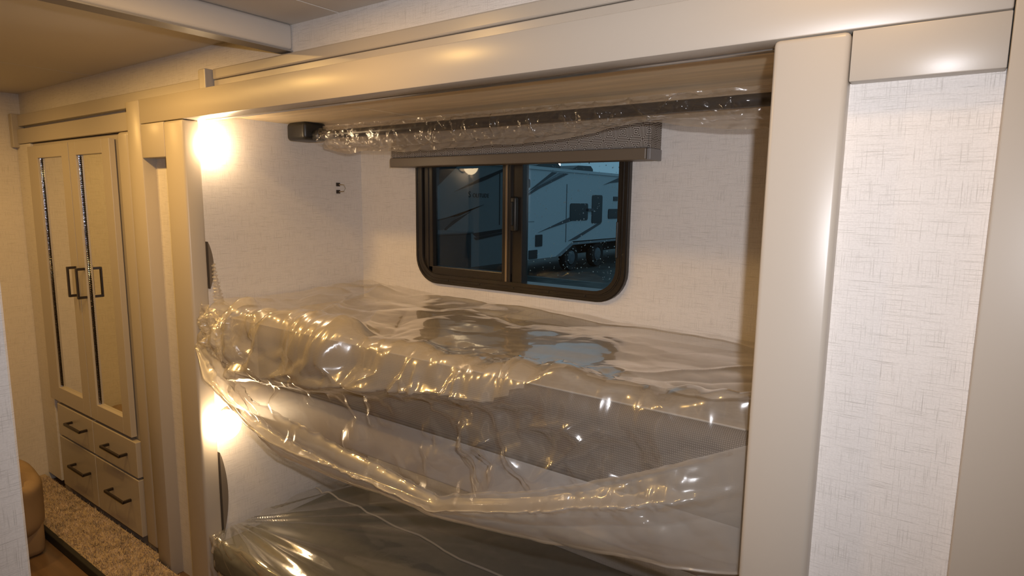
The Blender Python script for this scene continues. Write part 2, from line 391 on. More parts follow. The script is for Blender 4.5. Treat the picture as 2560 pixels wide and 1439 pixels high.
MB().box(-.1440, .0295, 1.0, 1.055, .1685, .2365, .0015).build('top_rail', GREIGE, bf, smooth=True)
MB().box(-.150, .035, 1.026, 1.052, Z_FLOOR, .172).build('linen_panel', LINEN, bf)
MB().box(.0305, .62, .999, 1.055, Z_FLOOR, .452, .003).build('outer_post', GREIGE, bf, smooth=True)
struct('wall_passage', MB().box(.62, 1.2, 1.0, 1.06, Z_FLOOR, Z_CEIL), LINEN, 'linen papered wall right of the bunk surround')

# ================================================================== WINDOW
WX0, WX1, WZ0, WZ1 = -1.677, -.803, -.312, .262
w1 = thing('window_1', (-1.24, 1.725, -.312), 'dark framed sliding window with rounded corners in the bunk wall', None, kind='structure')
def frame_ring(d0, d1, r0, r1, y0, y1): return MB().ring(rrect(WX0 + d0, WX1 - d0, WZ0 + d0, WZ1 - d0, r0, 9), rrect(WX0 + d1, WX1 - d1, WZ0 + d1, WZ1 - d1, r1, 9), 'y', y0, y1)
fr = frame_ring(0, .030, .100, .080, 1.708, 1.726).build('outer_frame', BRONZE, w1, smooth=True)
frame_ring(.004, .010, .097, .091, 1.7045, 1.709).build('rib', BRONZE, fr, smooth=True)
frame_ring(.022, .034, .086, .076, 1.705, 1.765).build('inner_lip', BRONZE, w1, smooth=True)
frame_ring(.018, .021, .088, .085, 1.7055, 1.709).build('rib', BRONZE, fr, smooth=True)
# sliding sash on the left
sash = thing('sash', (-1.43, 1.725, -.28), None, None); sash.parent = w1; sash.location = Vector((-1.43, 1.725, -.28)) - ORG[w1.name]
MB().box(-1.640, -1.598, 1.715, 1.745, -.285, .235, .003).build('sash_stile', BRONZE, sash)
MB().box(-1.622, -1.616, 1.711, 1.716, -.27, .235, .001).build('sash_stile', BRONZE, sash)
MB().box(-1.275, -1.238, 1.713, 1.745, -.285, .235, .004).build('sash_stile', BRONZE, sash)
MB().box(-1.258, -1.250, 1.709, 1.714, -.285, .235, .0015).build('sash_stile', mat('worn_bronze_bead', (.24, .17, .10), .35, .3), sash)
MB().box(-1.640, -1.238, 1.715, 1.745, -.285, -.248, .003).build('sash_rail', BRONZE, sash)
MB().box(-1.600, -1.272, 1.734, 1.736, -.25, .235).build('pane', PANE_L, sash)
MB().box(-1.240, -1.196, 1.722, 1.760, -.285, .235, .003).build('mullion', BRONZE, w1)
lt = MB().box(-1.232, -1.208, 1.700, 1.722, -.105, .012, .007, 3).build('latch', BLACK, w1, smooth=True)
MB().box(-1.224, -1.216, 1.690, 1.701, -.085, -.005, .003).build('latch_tab', BLACK, lt)
ring_in = rrect(-1.199, -.836, -.256, .235, [.065, .065, .004, .004], 9)
MB().prism(ring_in, 'y', 1.746, 1.748).build('pane', PANE_R, w1)
MB().box(-.838, -.832, 1.70, 1.75, -.17, -.06, .002).build('stop_block', BLACK, w1)
for (sx, sz) in ((-1.518, -.2955), (-1.369, -.2955), (-1.222, -.2955), (-1.079, -.2955), (-.943, -.2955), (-1.662, .06), (-1.662, -.19), (-.815, .04), (-.815, -.16)):
    MB().lathe([(.0045, 0), (.0045, .002), (0, .0032)], (sx, 1.708, sz), (0, -1, 0), 8).build('screw', BLACK, w1, smooth=True)
dr = MB()
for k in range(420):
    x = random.uniform(-1.19, -.845); z = random.uniform(-.245, .20)
    if k > 200: x = -1.19 + .345 * random.random() ** .6
    r = random.choice((.0008, .001, .0012, .0016, .0022))
    dr.lathe([(r, 0), (r * .7, r * .5), (0, r * .75)], (x, 1.7482, z), (0, 1, 0), 6)
o = dr.build('raindrops', DROP, w1, smooth=True); o['kind'] = 'stuff'

# blind over the window head
bl = thing('window_blind', (-1.23, 1.68, .117), 'raised window blind with nested square pattern and taupe bottom rail', 'blind')
MB().box(-1.742, -.722, 1.645, 1.705, .149, .255, .006, 3).build('valance_cloth', BLINDM, bl, smooth=True)
MB().box(-1.740, -.724, 1.638, 1.706, .116, .1485, .003).build('bottom_rail', TAUPEMET, bl)
MB().box(-.7235, -.712, 1.642, 1.722, .116, .1475, .002).build('rail_end_cap', DARKEDGE, bl)
MB().box(-.7215, -.715, 1.648, 1.723, .148, .255, .002).build('cloth_return', BLINDM, bl)

# ================================================================== OUTSIDE
K = 9 / 7.0; TX = -9.0
struct('ground', MB().box(-60, 60, 1.9, 90, -2.12, -2.02), GROUND, 'dark wet gravel yard outside the window')
tr = thing('travel_trailer', (TX, 17, -2.0), 'white travel trailer with dark windows and charcoal swooshes parked outside the window', 'trailer')
MB().prism([(9.0, -1.53), (14.9, -1.53), (15.5, -1.15), (19.3, -1.17), (19.9, -1.53), (26, -1.53), (26, .78), (9.6, .81), (8.4, .70), (7.9, .1), (8.0, -.7)], 'x', TX - 2.4, TX).build('body', WHITEGEL, tr)
MB().prism([(8.3, .74), (9.6, .80), (26, .77), (26, .85), (9.6, .88), (8.3, .80)], 'x', TX - 2.43, TX + .03).build('roof_edge', WHITEGEL, tr)
def dec(pts, m, name='decal', t=.012):
    MB().prism([(y * K, z * K) for y, z in pts], 'x', TX, TX + t).build(name, m, tr)
dec([(10.06, .081), (11.14, .590), (11.35, .588), (10.35, .20), (10.06, .055)], DECAL)
dec([(10.35, .20), (11.42, .588), (11.62, .586), (10.62, .287)], DECAL2)
dec([(10.06, .050), (10.62, .287), (11.62, .586), (11.82, .580), (10.7, .25), (10.06, .02)], DECAL)
dec([(10.65, -.650), (12.01, -.335), (12.19, -.409), (11.11, -.574)], DECAL)
dec([(11.86, -.878), (13.24, -.513), (13.41, -.526), (12.22, -.858)], DECAL)
dec([(13.45, .385), (14.22, .572), (14.9, .575), (14.6, .50), (13.8, .44)], DECAL)
dec([(8.04, .130), (8.75, .382), (9.48, .59), (9.48, .545), (8.92, .36)], DECAL)
dec([(7.52, -.344), (8.2, -.268), (8.86, -.083), (8.31, -.235), (7.52, -.375)], DECAL)
dec([(8.5, -.20), (8.31, -.284), (7.89, -.479), (7.77, -.555), (7.81, -.477), (7.99, -.36)], DECAL)
dec([(7.52, -.375), (8.31, -.235), (7.99, -.36), (7.77, -.50), (7.52, -.50)], DECAL2)
dec([(8.53, -.589), (9.48, -.533), (9.9, -.50), (9.9, -.55), (8.64, -.658)], DECAL)
dec([(8.57, -.669), (9.48, -.595), (9.48, -.632), (8.64, -.715)], DECAL)
dec([(7.46, .57), (8.2, .61), (7.6, .194), (7.48, .114)], DECAL)
for (y0, y1, z0, z1, r) in ((11.91, 12.71, -.437, -.054, .07), (12.91, 13.41, -.517, .142, .07), (13.74, 14.69, -.423, -.185, .06), (10.55, 10.80, -.936, -.695, .02), (10.31, 10.62, -1.18, -.999, .02), (9.80, 10.32, .241, .42, .06), (14.0, 14.22, .011, .117, .01), (16.2, 17.4, -.45, .05, .06)):
    MB().prism(rrect(y0 * K, y1 * K, z0 * K, z1 * K, r), 'x', TX - .01, TX + .02).build('window', TBLACK, tr)
MB().box(TX, TX + .06, 12.68 * K, 12.95 * K, -.23 * K, -.17 * K).build('latch_arm', DECAL, tr)
for (y, z0, z1) in ((11.76, -.9, .358), (9.33, -.46, .547)):
    MB().box(TX, TX + .006, (y - .012) * K, (y + .012) * K, z0 * K, z1 * K).build('seam', DECAL, tr)
MB().box(TX, TX + .006, 10.06 * K, 10.5 * K, -.43 * K, -.415 * K).build('seam', DECAL2, tr)
for y in (12.10 * K, 13.35 * K):
    w = MB().lathe([(0, -.12), (.22, -.12), (.24, -.10), (.36, -.11), (.385, -.07), (.385, .07), (.36, .11), (.24, .10), (.22, .06), (0, .06)], (TX - .16, y, -1.62), (1, 0, 0), 24).build('wheel', TYRE, tr, smooth=True)
    MB().lathe([(.2, .0), (.2, .05), (.1, .08), (0, .08)], (TX - .10, y, -1.62), (1, 0, 0), 16).build('hub', GREYBOX, w)
MB().box(TX - 2.3, TX - .5, 14.8, 20, -1.6, -1.1).build('wheel_well', TYRE, tr)
MB().prism([(11.35 * K, -1.53), (15.45, -1.18), (19.3, -1.19), (19.3, -1.26), (15.5, -1.25), (14.85, -1.53)], 'x', TX, TX + .02).build('fender_skirt', DECAL2, tr)
for (y0, y1) in ((14.6, 15.9), (16.6, 17.9)):
    MB().prism([(y0, .84), (y1, .83), (y1, 1.0), (y1 - .15, 1.10), (y0 + .35, 1.08), (y0, .96)], 'x', TX - 1.6, TX - .7).build('roof_unit', TBLACK, tr)
# lettering on the nose
fc = bpy.data.curves.new('lettering', 'FONT'); fc.body = 'OLITUDE'; fc.size = .13; fc.extrude = .004; fc.space_character = 1.15
fS = bpy.data.curves.new('lettering', 'FONT'); fS.body = 'S'; fS.size = .19; fS.extrude = .004
dg = bpy.context.evaluated_depsgraph_get()
for cu, yy in ((fS, 8.42 * K), (fc, 8.42 * K + .155)):
    tmp = bpy.data.objects.new('tmp', cu); COL.objects.link(tmp); dg = bpy.context.evaluated_depsgraph_get()
    me = bpy.data.meshes.new_from_object(tmp.evaluated_get(dg)); bpy.data.objects.remove(tmp)
    me.transform(Matrix.Translation((TX + .004, yy, .055)) @ Matrix(((0, 0, 1, 0), (1, 0, 0, 0), (0, 1, 0, 0), (0, 0, 0, 1))))
    me.materials.clear(); link('lettering', me, DECAL, tr)
gb = thing('stand_in_box', (-7.1, 8.2, -2.02), 'plain grey box added outside for a dark rectangle in the left pane', 'box')  # invented box, standing in for a dark rectangle in the left pane
MB().box(-7.9, -7.071, 7.2, 8.62, -2.0, -.575, .05, 3).build('box_body', GREYBOX, gb, smooth=True)
MB().box(-7.92, -7.05, 7.18, 8.64, -.60, -.565, .01).build('lid', DECAL2, gb)
yl = thing('yard_lamp', (-14.6, 23.7, -2.02), 'small lit yard lamp on a pole beyond the trailer roof', 'lamp')
MB().tube([(-14.6, 23.7, -2.02), (-14.6, 23.7, 1.5)], [.07, .05], 10).build('pole', GREYBOX, yl)
MB().lathe([(0, -.10), (.10, -.07), (.13, 0), (.10, .07), (0, .10)], (-14.6, 23.7, 1.574), (0, 0, 1), 16).build('lamp_head', YARD, yl, smooth=True)

# ================================================================== TOP BUNK HARDWARE
lr = thing('lift_rail', (-1.1, 1.41, .22), 'dark round rail with black end bracket under the board over the top bunk', 'rail')
MB().tube([(-1.90, 1.412, .217), (-.20, 1.412, .217)], .0145, 16).build('rail_tube', mat('dark_brown_tube', (.03, .022, .017), .3), lr, smooth=True)
MB().box(-1.972, -1.868, 1.362, 1.462, .200, .262, .014, 4).build('end_bracket', BLACK, lr, smooth=True)
MB().lathe([(.021, 0), (.021, .03), (.017, .033)], (-1.868, 1.412, .217), (1, 0, 0), 16).build('collar', BLACK, lr, smooth=True)

# reading lamps on the left side wall
def reading_lamp(c, r, label):
    x, y, z = c
    t = thing('reading_lamp', (-2.0, y, z), label, 'lamp', 'reading lamps at the left end of the bunks')
    MB().lathe([(r[2] * .8, 0), (r[2] * .8, .006), (r[2] * .6, .010), (0, .010)], (-2.0, max(y, 1.108), z), (1, 0, 0), 20).build('backplate', LAMPB, t, smooth=True)
    MB().tube([(-1.992, max(y, 1.108), z), (x - r[0] * .6, y + .01, z)], .008, 10).build('arm', LAMPB, t, smooth=True)
    m = MB(); prof = []
    for k in range(13):
        a = math.pi * k / 12; prof.append((r[2] * math.sin(a) * (1 + .10 * math.cos(a)), -r[0] * math.cos(a)))
    prof[0] = (0, -r[0]); prof[-1] = (0, r[0])
    m.lathe(prof, c, (1, 0, 0), 24).build('shade', LAMPM, t, smooth=True)
    return t
reading_lamp((-1.958, 1.092, .166), (.030, .046, .046), 'lit frosted reading lamp near the ceiling above the top mattress')
reading_lamp((-1.936, 1.064, -.758), (.038, .050, .052), 'lit frosted reading lamp below the top bunk behind hanging plastic')
wc = thing('wall_clip', (-2.0, 1.61, .039), 'small metal catch screwed to the side wall left of the window', 'catch')
MB().box(-2.0, -1.994, 1.596, 1.612, .046, .060, .001).build('plate', HANDLE, wc)
MB().box(-2.0, -1.994, 1.596, 1.612, .018, .032, .001).build('plate', HANDLE, wc)
MB().tube([(-1.995, 1.606, .053), (-1.985, 1.622, .052), (-1.982, 1.628, .039), (-1.985, 1.622, .027), (-1.995, 1.606, .025)], .0022, 6).build('wire_loop', ALU, wc, smooth=True)
def strap(z0, z1, y, out, label):
    t = MB(); n = 14; pts = []
    for k in range(n + 1):
        a = k / n; z = z0 + (z1 - z0) * a; b = math.sin(math.pi * a) ** .8
        pts.append((y + .004 + out * b, z))
    inner = [(p - .003, z) for p, z in pts]
    t.prism(pts, 'x', -1.999, -1.981)
    o = t.build('webbing_strap', STRAP, None, (-1.985, y, z0), smooth=True)
    tag(o, label, 'strap', 'straps behind the left stile')
strap(-.145, -.30, 1.057, .016, 'grey brown strap bowed from behind the left stile above the top mattress')
strap(-.865, -1.16, 1.057, .022, 'grey brown strap bowed from behind the left stile beside the lower bunk')

# bunk platform, mattresses, lower base
bp_ = thing('bunk_platform', (-1.1, 1.4, -.70), 'pale grey bunk board with front rail carrying the top mattress', 'bunk board')
MB().box(-1.995, -.195, 1.135, 1.722, -.640, -.586, .002).build('board', LAVRAIL, bp_)
MB().box(-1.985, -.195, 1.108, 1.134, -.715, -.586, .009, 3).build('front_rail', LAVRAIL, bp_, smooth=True)
def pillow_box(x0, x1, y0, y1, z0, z1, bev, sag):
    m = MB(); m.box(x0, x1, y0, y1, z0, z1, bev, 5); return m
mt = thing('mattress', (-1.1, 1.38, -.572), 'thick taupe mattress on the top bunk inside clear plastic', 'mattress', None)
o = pillow_box(-1.985, -.20, 1.075, 1.715, -.584, -.402, .034, 0).build('ticking', TICKING, mt, smooth=True)
MB().box(-1.955, -.23, 1.105, 1.69, -.4025, -.3985, .001).build('top_cloth', TOPFAB, mt)
lb = thing('storage_platform', (-1.1, 1.36, Z_FLOOR), 'greige low platform carrying the dark mattress of the lower bunk', 'platform')
MB().box(-1.96, -.25, 1.075, 1.72, Z_FLOOR, -1.275, .003).build('carcass', GREIGE, lb)
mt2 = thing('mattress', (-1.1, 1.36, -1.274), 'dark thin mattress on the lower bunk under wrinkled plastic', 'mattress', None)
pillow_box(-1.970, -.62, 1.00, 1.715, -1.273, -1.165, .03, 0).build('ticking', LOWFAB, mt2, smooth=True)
cu_ = MB().box(-.38, -.205, 1.10, 1.70, -1.274, -1.08, .03, 4).build('tan_stand_in', WOODTAN, None, (-.4, 1.5, -1.274), smooth=True)  # invented box, tan to stand in for a golden area beyond the mattress
tag(cu_, 'tan box added for a golden area at the right end of the lower bunk', 'box')

# ================================================================== PLASTIC FILM
def interp(tbl, X):
    a = np.array(tbl); return np.interp(X, a[:, 0], a[:, 1])
def crumple(U, V, n, size, seed, sharp=1.0, box=None):
    """upper envelope of tilted cones: developable facets meeting in sharp creases, as in crumpled film"""
    r = np.random.RandomState(seed); u0, u1, v0, v1 = box or (U.min(), U.max(), V.min(), V.max())
    best = np.full(U.shape, -1e9)
    for _ in range(n):
        su, sv = r.uniform(u0, u1), r.uniform(v0, v1); ga, gm = r.uniform(0, 6.283), 1.15 * sharp * r.uniform(0, 1) ** .5; gu, gv = gm * math.cos(ga), gm * math.sin(ga); h0 = r.uniform(-.3, .3)
        du, dv = (U - su) / size, (V - sv) / size
        best = np.maximum(best, h0 + gu * du + gv * dv - 1.6 * sharp * np.sqrt(du * du + dv * dv + .01))
    return best
def softnoise(U, V, f, seed, n=7):
    r = np.random.RandomState(seed); o = np.zeros(U.shape)
    for _ in range(n):
        a = r.uniform(0, 2 * math.pi); k = f * r.uniform(.5, 1.5); o += np.sin(k * (U * math.cos(a) + V * math.sin(a)) + r.uniform(0, 6.28))
    return o / n
def ridge(U, V, p, h, w):
    """a sharp straight fold from (x1,v1) to (x2,v2)"""
    (x1, v1, x2, v2) = p; dx, dv = x2 - x1, v2 - v1; L = math.hypot(dx, dv); dx /= L; dv /= L
    s = (U - x1) * dx + (V - v1) * dv; d = np.abs((U - x1) * -dv + (V - v1) * dx)
    t = np.clip(s / L, 0, 1); over = np.maximum(0, np.maximum(-s, s - L))
    taper = np.sqrt(np.clip(4 * t * (1 - t), 0.05, 1))
    return h * taper * np.exp(-np.hypot(d, over) / w)
def sheet(name, P, material, parent, keep=None):
    ny, nx, _ = P.shape
    idx = np.arange(ny * nx).reshape(ny, nx)
    f = np.stack([idx[:-1, :-1], idx[:-1, 1:], idx[1:, 1:], idx[1:, :-1]], -1).reshape(-1, 4)
    me = bpy.data.meshes.new(name); me.vertices.add(ny * nx); me.vertices.foreach_set('co', P.reshape(-1).astype(np.float32))
    me.loops.add(f.size); me.loops.foreach_set('vertex_index', f.reshape(-1).astype(np.int32))
    me.polygons.add(len(f)); me.polygons.foreach_set('loop_start', (np.arange(len(f)) * 4).astype(np.int32))
    me.polygons.foreach_set('use_smooth', np.ones(len(f), bool)); me.update(); me.validate()
    return link(name, me, material, parent)

pc = thing('plastic_cover', (-1.1, 1.3, -.39), 'clear wrinkled plastic bag around the top mattress hanging over the rail', 'plastic sheet')
LOW = [(-1.99, -.50), (-1.944, -.535), (-1.86, -.639), (-1.697, -.700), (-1.537, -.742), (-1.255, -.751), (-.94, -.744), (-.689, -.702), (-.469, -.666), (-.346, -.650), (-.20, -.645)]
TOPC = [(-1.99, -.46), (-1.938, -.469), (-1.809, -.500), (-1.646, -.590), (-1.417, -.618), (-1.188, -.640), (-.902, -.673), (-.866, -.650), (-.661, -.584), (-.508, -.514), (-.356, -.442), (-.247, -.406), (-.2, -.39)]
nx, nv = 360, 230
xs = np.linspace(-1.978, -.205, nx); VT = .655; RC = .035
vmax = 1.02
vs = np.linspace(0, 1, nv)
U, T = np.meshgrid(xs, vs)
zt = interp([(-1.98, -.345), (-1.8, -.358), (-1.6, -.375), (-1.3, -.383), (-.2, -.386)], U)
zl = interp(LOW, U) + .018
Vlen = VT + RC * 1.57 + (zt - RC - zl)
V = T * Vlen
yf = 1.052
# base profile
y = np.where(V < VT, 1.72 - V * (1.72 - yf - RC) / VT, 0.0); z = np.where(V < VT, zt, 0.0)
ang = np.clip((V - VT) / RC, 0, math.pi / 2)
arc = (V >= VT)
y = np.where(arc, yf + RC - RC * np.sin(ang), y); z = np.where(arc, zt - RC + RC * np.cos(ang), z)
dn = np.maximum(0, V - VT - RC * math.pi / 2); z = z - np.where(arc, dn, 0)
ny_ = np.where(arc, -np.sin(ang), 0); nz_ = np.where(arc, np.cos(ang), 1)
frontness = np.clip((V - .52) / .18, 0, 1); leftness = np.clip((-1.15 - U) / .7, 0, 1)
h = .007 * softnoise(U, V, 9, 3) + .0012 * softnoise(U * .5, V, 34, 23)
h += (.007 + .034 * frontness + .030 * leftness * np.clip((V - .15) / .3, 0, 1)) * crumple(U, V, 80, .17, 5, .9)
h -= (.003 + .018 * frontness + .014 * leftness * frontness) * crumple(U, V, 160, .11, 8, 1.0)
h += (.0012 + .008 * frontness * (.6 + leftness)) * crumple(U, V, 420, .055, 9, 1.0)
h -= .0045 * frontness * crumple(U, V, 700, .032, 19, 1.0)
vl = interp([(-1.98, .80), (-1.75, .83), (-1.53, .817), (-1.09, .745), (-.77, .713), (-.586, .670), (-.2, .64)], U) + .012 * softnoise(U, 0 * V, 30, 44)
am = interp([(-1.98, .012), (-1.85, .03), (-1.6, .055), (-1.2, .055), (-1.0, .045), (-.77, .026), (-.5, .014), (-.2, .008)], U)
up_ = np.clip((V - .56) / np.maximum(vl - .56, .05), 0, 1); up_ = up_ * up_ * (3 - 2 * up_)
h += am * np.where(V < vl, up_, np.exp(-((V - vl) / .020) ** 2))
RG = [((-1.804, .02, -1.646, .404), .014, .030), ((-1.646, .404, -1.50, .66), .016, .028), ((-1.501, .378, -1.25, .70), .010, .022), ((-1.42, .33, -1.18, .66), -.010, .03),
      ((-.30, .25, -.573, .594), .008, .014), ((-.573, .594, -.70, .68), .007, .012), ((-.27, .40, -.56, .60), -.004, .02),
      ((-1.93, .22, -1.70, .10), .016, .02), ((-1.95, .28, -1.741, .275), .014, .018), ((-1.741, .275, -1.50, .62), .012, .018),
      ((-.80, .70, -.759, .781), .016, .016), ((-.759, .781, -.673, .874), .026, .018), ((-.673, .874, -.524, .719), .024, .018),
      ((-.721, .768, -.597, .724), .016, .012), ((-.597, .724, -.555, .760), .016, .012),
      ((-.848, .845, -.778, .80), .020, .012), ((-.848, .845, -.813, .91), .018, .012), ((-.848, .845, -.93, .867), .016, .012), ((-.848, .845, -.86, .78), .014, .012),
      ((-1.532, .80, -1.088, .745), .022, .018), ((-1.088, .745, -.77, .713), .018, .016), ((-.77, .713, -.586, .664), .012, .016), ((-.586, .664, -.28, .640), .010, .016),
      ((-.46, .69, -.28, .668), .014, .020), ((-1.075, .78, -1.046, .705), .020, .010), ((-1.046, .705, -1.01, .77), .018, .010), ((-1.01, .699, -.981, .775), .020, .010), ((-.883, .690, -.871, .750), .018, .009), ((-.90, .70, -.92, .76), .012, .009),
      ((-1.71, .758, -1.55, .80), .024, .014), ((-1.55, .80, -1.366, .749), .022, .014), ((-1.366, .749, -1.314, .700), .022, .012), ((-1.314, .700, -1.251, .758), .022, .012),
      ((-1.744, .640, -1.664, .715), .022, .014), ((-1.664, .715, -1.561, .677), .024, .014), ((-1.80, .60, -1.72, .80), .022, .014), ((-1.88, .62, -1.80, .78), .022, .014),
      ((-.95, .07, -.40, .10), .010, .018), ((-1.60, .06, -1.30, .05), .014, .02), ((-1.30, .05, -.95, .07), .010, .02), ((-1.30, .15, -1.0, .24), -.006, .03)]
for p, a, w in RG: h += ridge(U, V, p, a, w)
rg2 = np.random.RandomState(21)
for _ in range(46):   # short tension folds raying across the front face
    x = rg2.uniform(-1.9, -.3); v = rg2.uniform(.66, .90); a = rg2.uniform(-.9, .9); L = rg2.uniform(.03, .12)
    h += ridge(U, V, (x, v, x + L * math.cos(a), v + L * math.sin(a)), rg2.uniform(.003, .010), rg2.uniform(.005, .010))
cr = crumple(U, V, 1500, .022, 91, 1.0)
h += (.006 * np.exp(-((V - .868 - .01 * np.sin(U * 9)) / .016) ** 2) + .005 * np.exp(-((V - vl + .01) / .02) ** 2) * leftness * 1.5 + .008 * np.exp(-((U + .83) ** 2 + (V - .85) ** 2) / .0022) + .003 * leftness ** 2 * np.clip((V - .35) / .2, 0, 1)) * cr
h = h - np.percentile(h, 8); h = np.where(h < 0, h * .1, h); h = np.where(h > .085, .085 + (h - .085) * .35, h) + .002
# the bag hangs free below the mattress and puffs out at the left corner
free = np.clip((V - VT - .16) / .10, 0, 1)
bul = .020 * leftness * np.sin(np.clip((V - .5) / .5, 0, 1) * math.pi)
h = h + bul
h *= np.clip((U + 1.985) / .03, .15, 1)
y = y + ny_ * h + free * .010 * softnoise(U, V, 14, 4)
z = z + nz_ * h
y = np.minimum(y, 1.7245)
y = y + np.clip((U + .36) / .11, 0, 1) ** 2 * np.clip(1.066 - y, 0, 1) * (y < 1.066)
ob = sheet('bag_sheet', np.stack([U, y, z], -1), FILM, pc)
ob.data.materials.append(FILMTOP)      # above the front crease the film is hazier
ob.data.polygons.foreach_set('material_index', (V < vl - .004)[:-1, :-1].reshape(-1).astype(np.int32))
# milky doubled skirt along the front
nx, nt = 340, 64
xs = np.linspace(-1.972, -.205, nx); ts = np.linspace(0, 1, nt); U, T = np.meshgrid(xs, ts)
zt2 = interp(TOPC, U) + .006 * softnoise(U, 0 * U, 26, 2); zl2 = interp(LOW, U)
zt2 = np.convolve(np.pad(zt2[0], 4, mode='edge'), np.ones(9) / 9, 'valid')[None, :] + 0 * U
Z = zt2 + (zl2 - zt2) * T
wid = np.clip((zt2 - zl2), .01, 1)
Y = 1.006 - .030 * np.sin(math.pi * np.clip(T * .9 + .08, 0, 1)) - .006 * softnoise(U * .6, Z, 22, 6)
hh = (.003 + .003 * np.exp(-T * 6)) * crumple(U, Z, 260, .07, 31, 1.0) + .012 * crumple(U * .45, Z, 60, .14, 33, .9)
hh += .012 * np.exp(-((T - .42 - .12 * np.sin(U * 3.1)) / .05) ** 2) + .010 * np.exp(-(T / .05) ** 2)
q = T * 2.2 + .35 * np.sin(U * 2.6 + .5); hh = hh + .006 * np.abs(np.sin(math.pi * q)) ** .8
cr = crumple(U, Z, 1500, .020, 92, 1.0)
hh = hh + (.005 * np.exp(-((T - .40 - .10 * np.sin(U * 4)) / .07) ** 2) + .005 * np.exp(-(T / .07) ** 2) + .004 * np.clip((U + .75) / .3, 0, 1) * np.exp(-((T - .3) / .25) ** 2)) * cr
Y = Y - 1.6 * hh * np.clip((U + 1.98) / .12, .1, 1) + np.clip((-1.80 - U) / .18, 0, 1) * .022
Y = Y + np.clip((U + .38) / .13, 0, 1) ** 1.5 * (1.062 - Y)
sheet('skirt', np.stack([U, Y, Z], -1), FILMH, pc)
# hem roll along the lower edge
pts = [(x, float(np.interp(x, xs, Y[-1])) + .003, float(np.interp(x, xs, Z[-1])) + .002) for x in np.linspace(-1.95, -.215, 120)]
MB().tube(pts, .0028, 6).build('hem', FILMH, pc, smooth=True)
# gathered tuft at the left stile and the strip that climbs it
nx, nt = 130, 100; a = np.linspace(0, 1, nx); b = np.linspace(0, 1, nt); A, Bm = np.meshgrid(a, b)
gx = -1.968 + .27 * A; gz = -.335 - (.165 + .02 * A) * Bm - .035 * A
ea = np.clip(A / .12, 0, 1) * np.clip((1 - A) / .35, 0, 1)
cA, cB = A * .27, Bm * .2
gy = 1.028 - .035 * np.sin(math.pi * np.clip(A * .8 + .15, 0, 1)) * np.sin(math.pi * np.clip(Bm * .8 + .2, 0, 1)) - ea * (.030 * crumple(cA, cB, 46, .055, 51, .8) - .016 * crumple(cA, cB, 120, .030, 52, 1.0) + .009 * crumple(cA, cB, 420, .015, 54, 1.0))
for p, a_, w_ in (((.02, .02, .05, .18), .022, .008), ((.07, .0, .09, .19), .024, .009), ((.11, .03, .16, .17), .020, .008), ((.17, .02, .14, .12), .018, .007), ((.20, .05, .24, .14), .016, .007), ((.03, .05, .13, .02), .016, .007)):
    gy -= ridge(cA, cB, p, a_, w_)
gx = np.maximum(gx + .008 * softnoise(cA, cB, 60, 53) * (1 - A), -1.971)
gy = gy + np.clip((A - .72) / .28, 0, 1) ** 2 * .03
sheet('gathered_corner', np.stack([gx, np.clip(gy, .90, 1.045), gz], -1), FILMG, pc)
nx, nt = 10, 60; A, Bm = np.meshgrid(np.linspace(0, 1, nx), np.linspace(0, 1, nt))
gy = 1.066 + (.006 + .030 * Bm) * A + .003 * np.sin(Bm * 70); gx = -1.972 + .010 * np.sin(A * 3.1) + .0025 * np.sin(Bm * 95); gz = -.215 - .14 * Bm
sheet('film_tail', np.stack([gx, gy, gz], -1), FILMH, pc)

# lower bunk plastic
pl = thing('plastic_cover', (-1.2, 1.35, -1.15), 'dark glossy plastic over the lower bunk mattress gathered at the left', 'plastic sheet')
nx, nv = 260, 150
U, V = np.meshgrid(np.linspace(-1.974, -.42, nx), np.linspace(0, .86, nv))
y = np.where(V < .70, 1.718 - V, 1.718 - .70); z = np.where(V < .70, -1.150, -1.150 - (V - .70))
fan = np.arctan2(V - .62, U + 2.02); dist = np.hypot(V - .62, U + 2.02)
h = .010 * np.sin(fan * 26 + 1.5 * np.sin(fan * 9)) * np.exp(-dist / .65) * np.clip(dist / .1, 0, 1)
h += .010 * np.abs(np.sin(fan * 15 + .6)) * np.exp(-dist / .5) * np.clip(dist / .1, 0, 1)
h += .006 * softnoise(U, V, 10, 12) + .005 * crumple(U, V, 60, .20, 14, .9) - .0035 * crumple(U * .5, V, 90, .10, 15, 1)
lift = np.exp(-((U + .50) / .14) ** 2) * .055 * np.clip((V - .25) / .3, 0, 1)
h += lift
h = np.maximum(h, -.008) + .010
z = z + np.where(V < .70, h, 0) + np.where(V >= .70, h[int(nv * .70 / .86) - 1][None, :] * 1.0, 0); y = y - np.where(V >= .70, h, 0)
sheet('bag_sheet', np.stack([U, y, z], -1), FILMLO, pl)
seam = [(-1.964, 1.429), (-1.85, 1.436), (-1.757, 1.435), (-1.65, 1.428), (-1.535, 1.428), (-1.451, 1.424), (-1.40, 1.428), (-1.337, 1.421), (-1.27, 1.410), (-1.198, 1.403), (-1.10, 1.410), (-1.0, 1.413), (-.9, 1.40)]
sp_ = []
for i in range(len(seam) - 1):
    for k in range(6):
        t = k / 6; x = seam[i][0] + (seam[i + 1][0] - seam[i][0]) * t; yy = seam[i][1] + (seam[i + 1][1] - seam[i][1]) * t
        iu = int(np.clip((x + 1.974) / 1.554 * (nx - 1), 0, nx - 1)); iv = int(np.clip((1.718 - yy) / .86 * (nv - 1), 0, nv - 1))
        sp_.append((x, yy, float(z[iv, iu]) + .002))
MB().tube(sp_, .0032, 6).build('seam', FILMH, pl, smooth=True)
nx, nt = 40, 60; A, Bm = np.meshgrid(np.linspace(0, 1, nx), np.linspace(0, 1, nt))
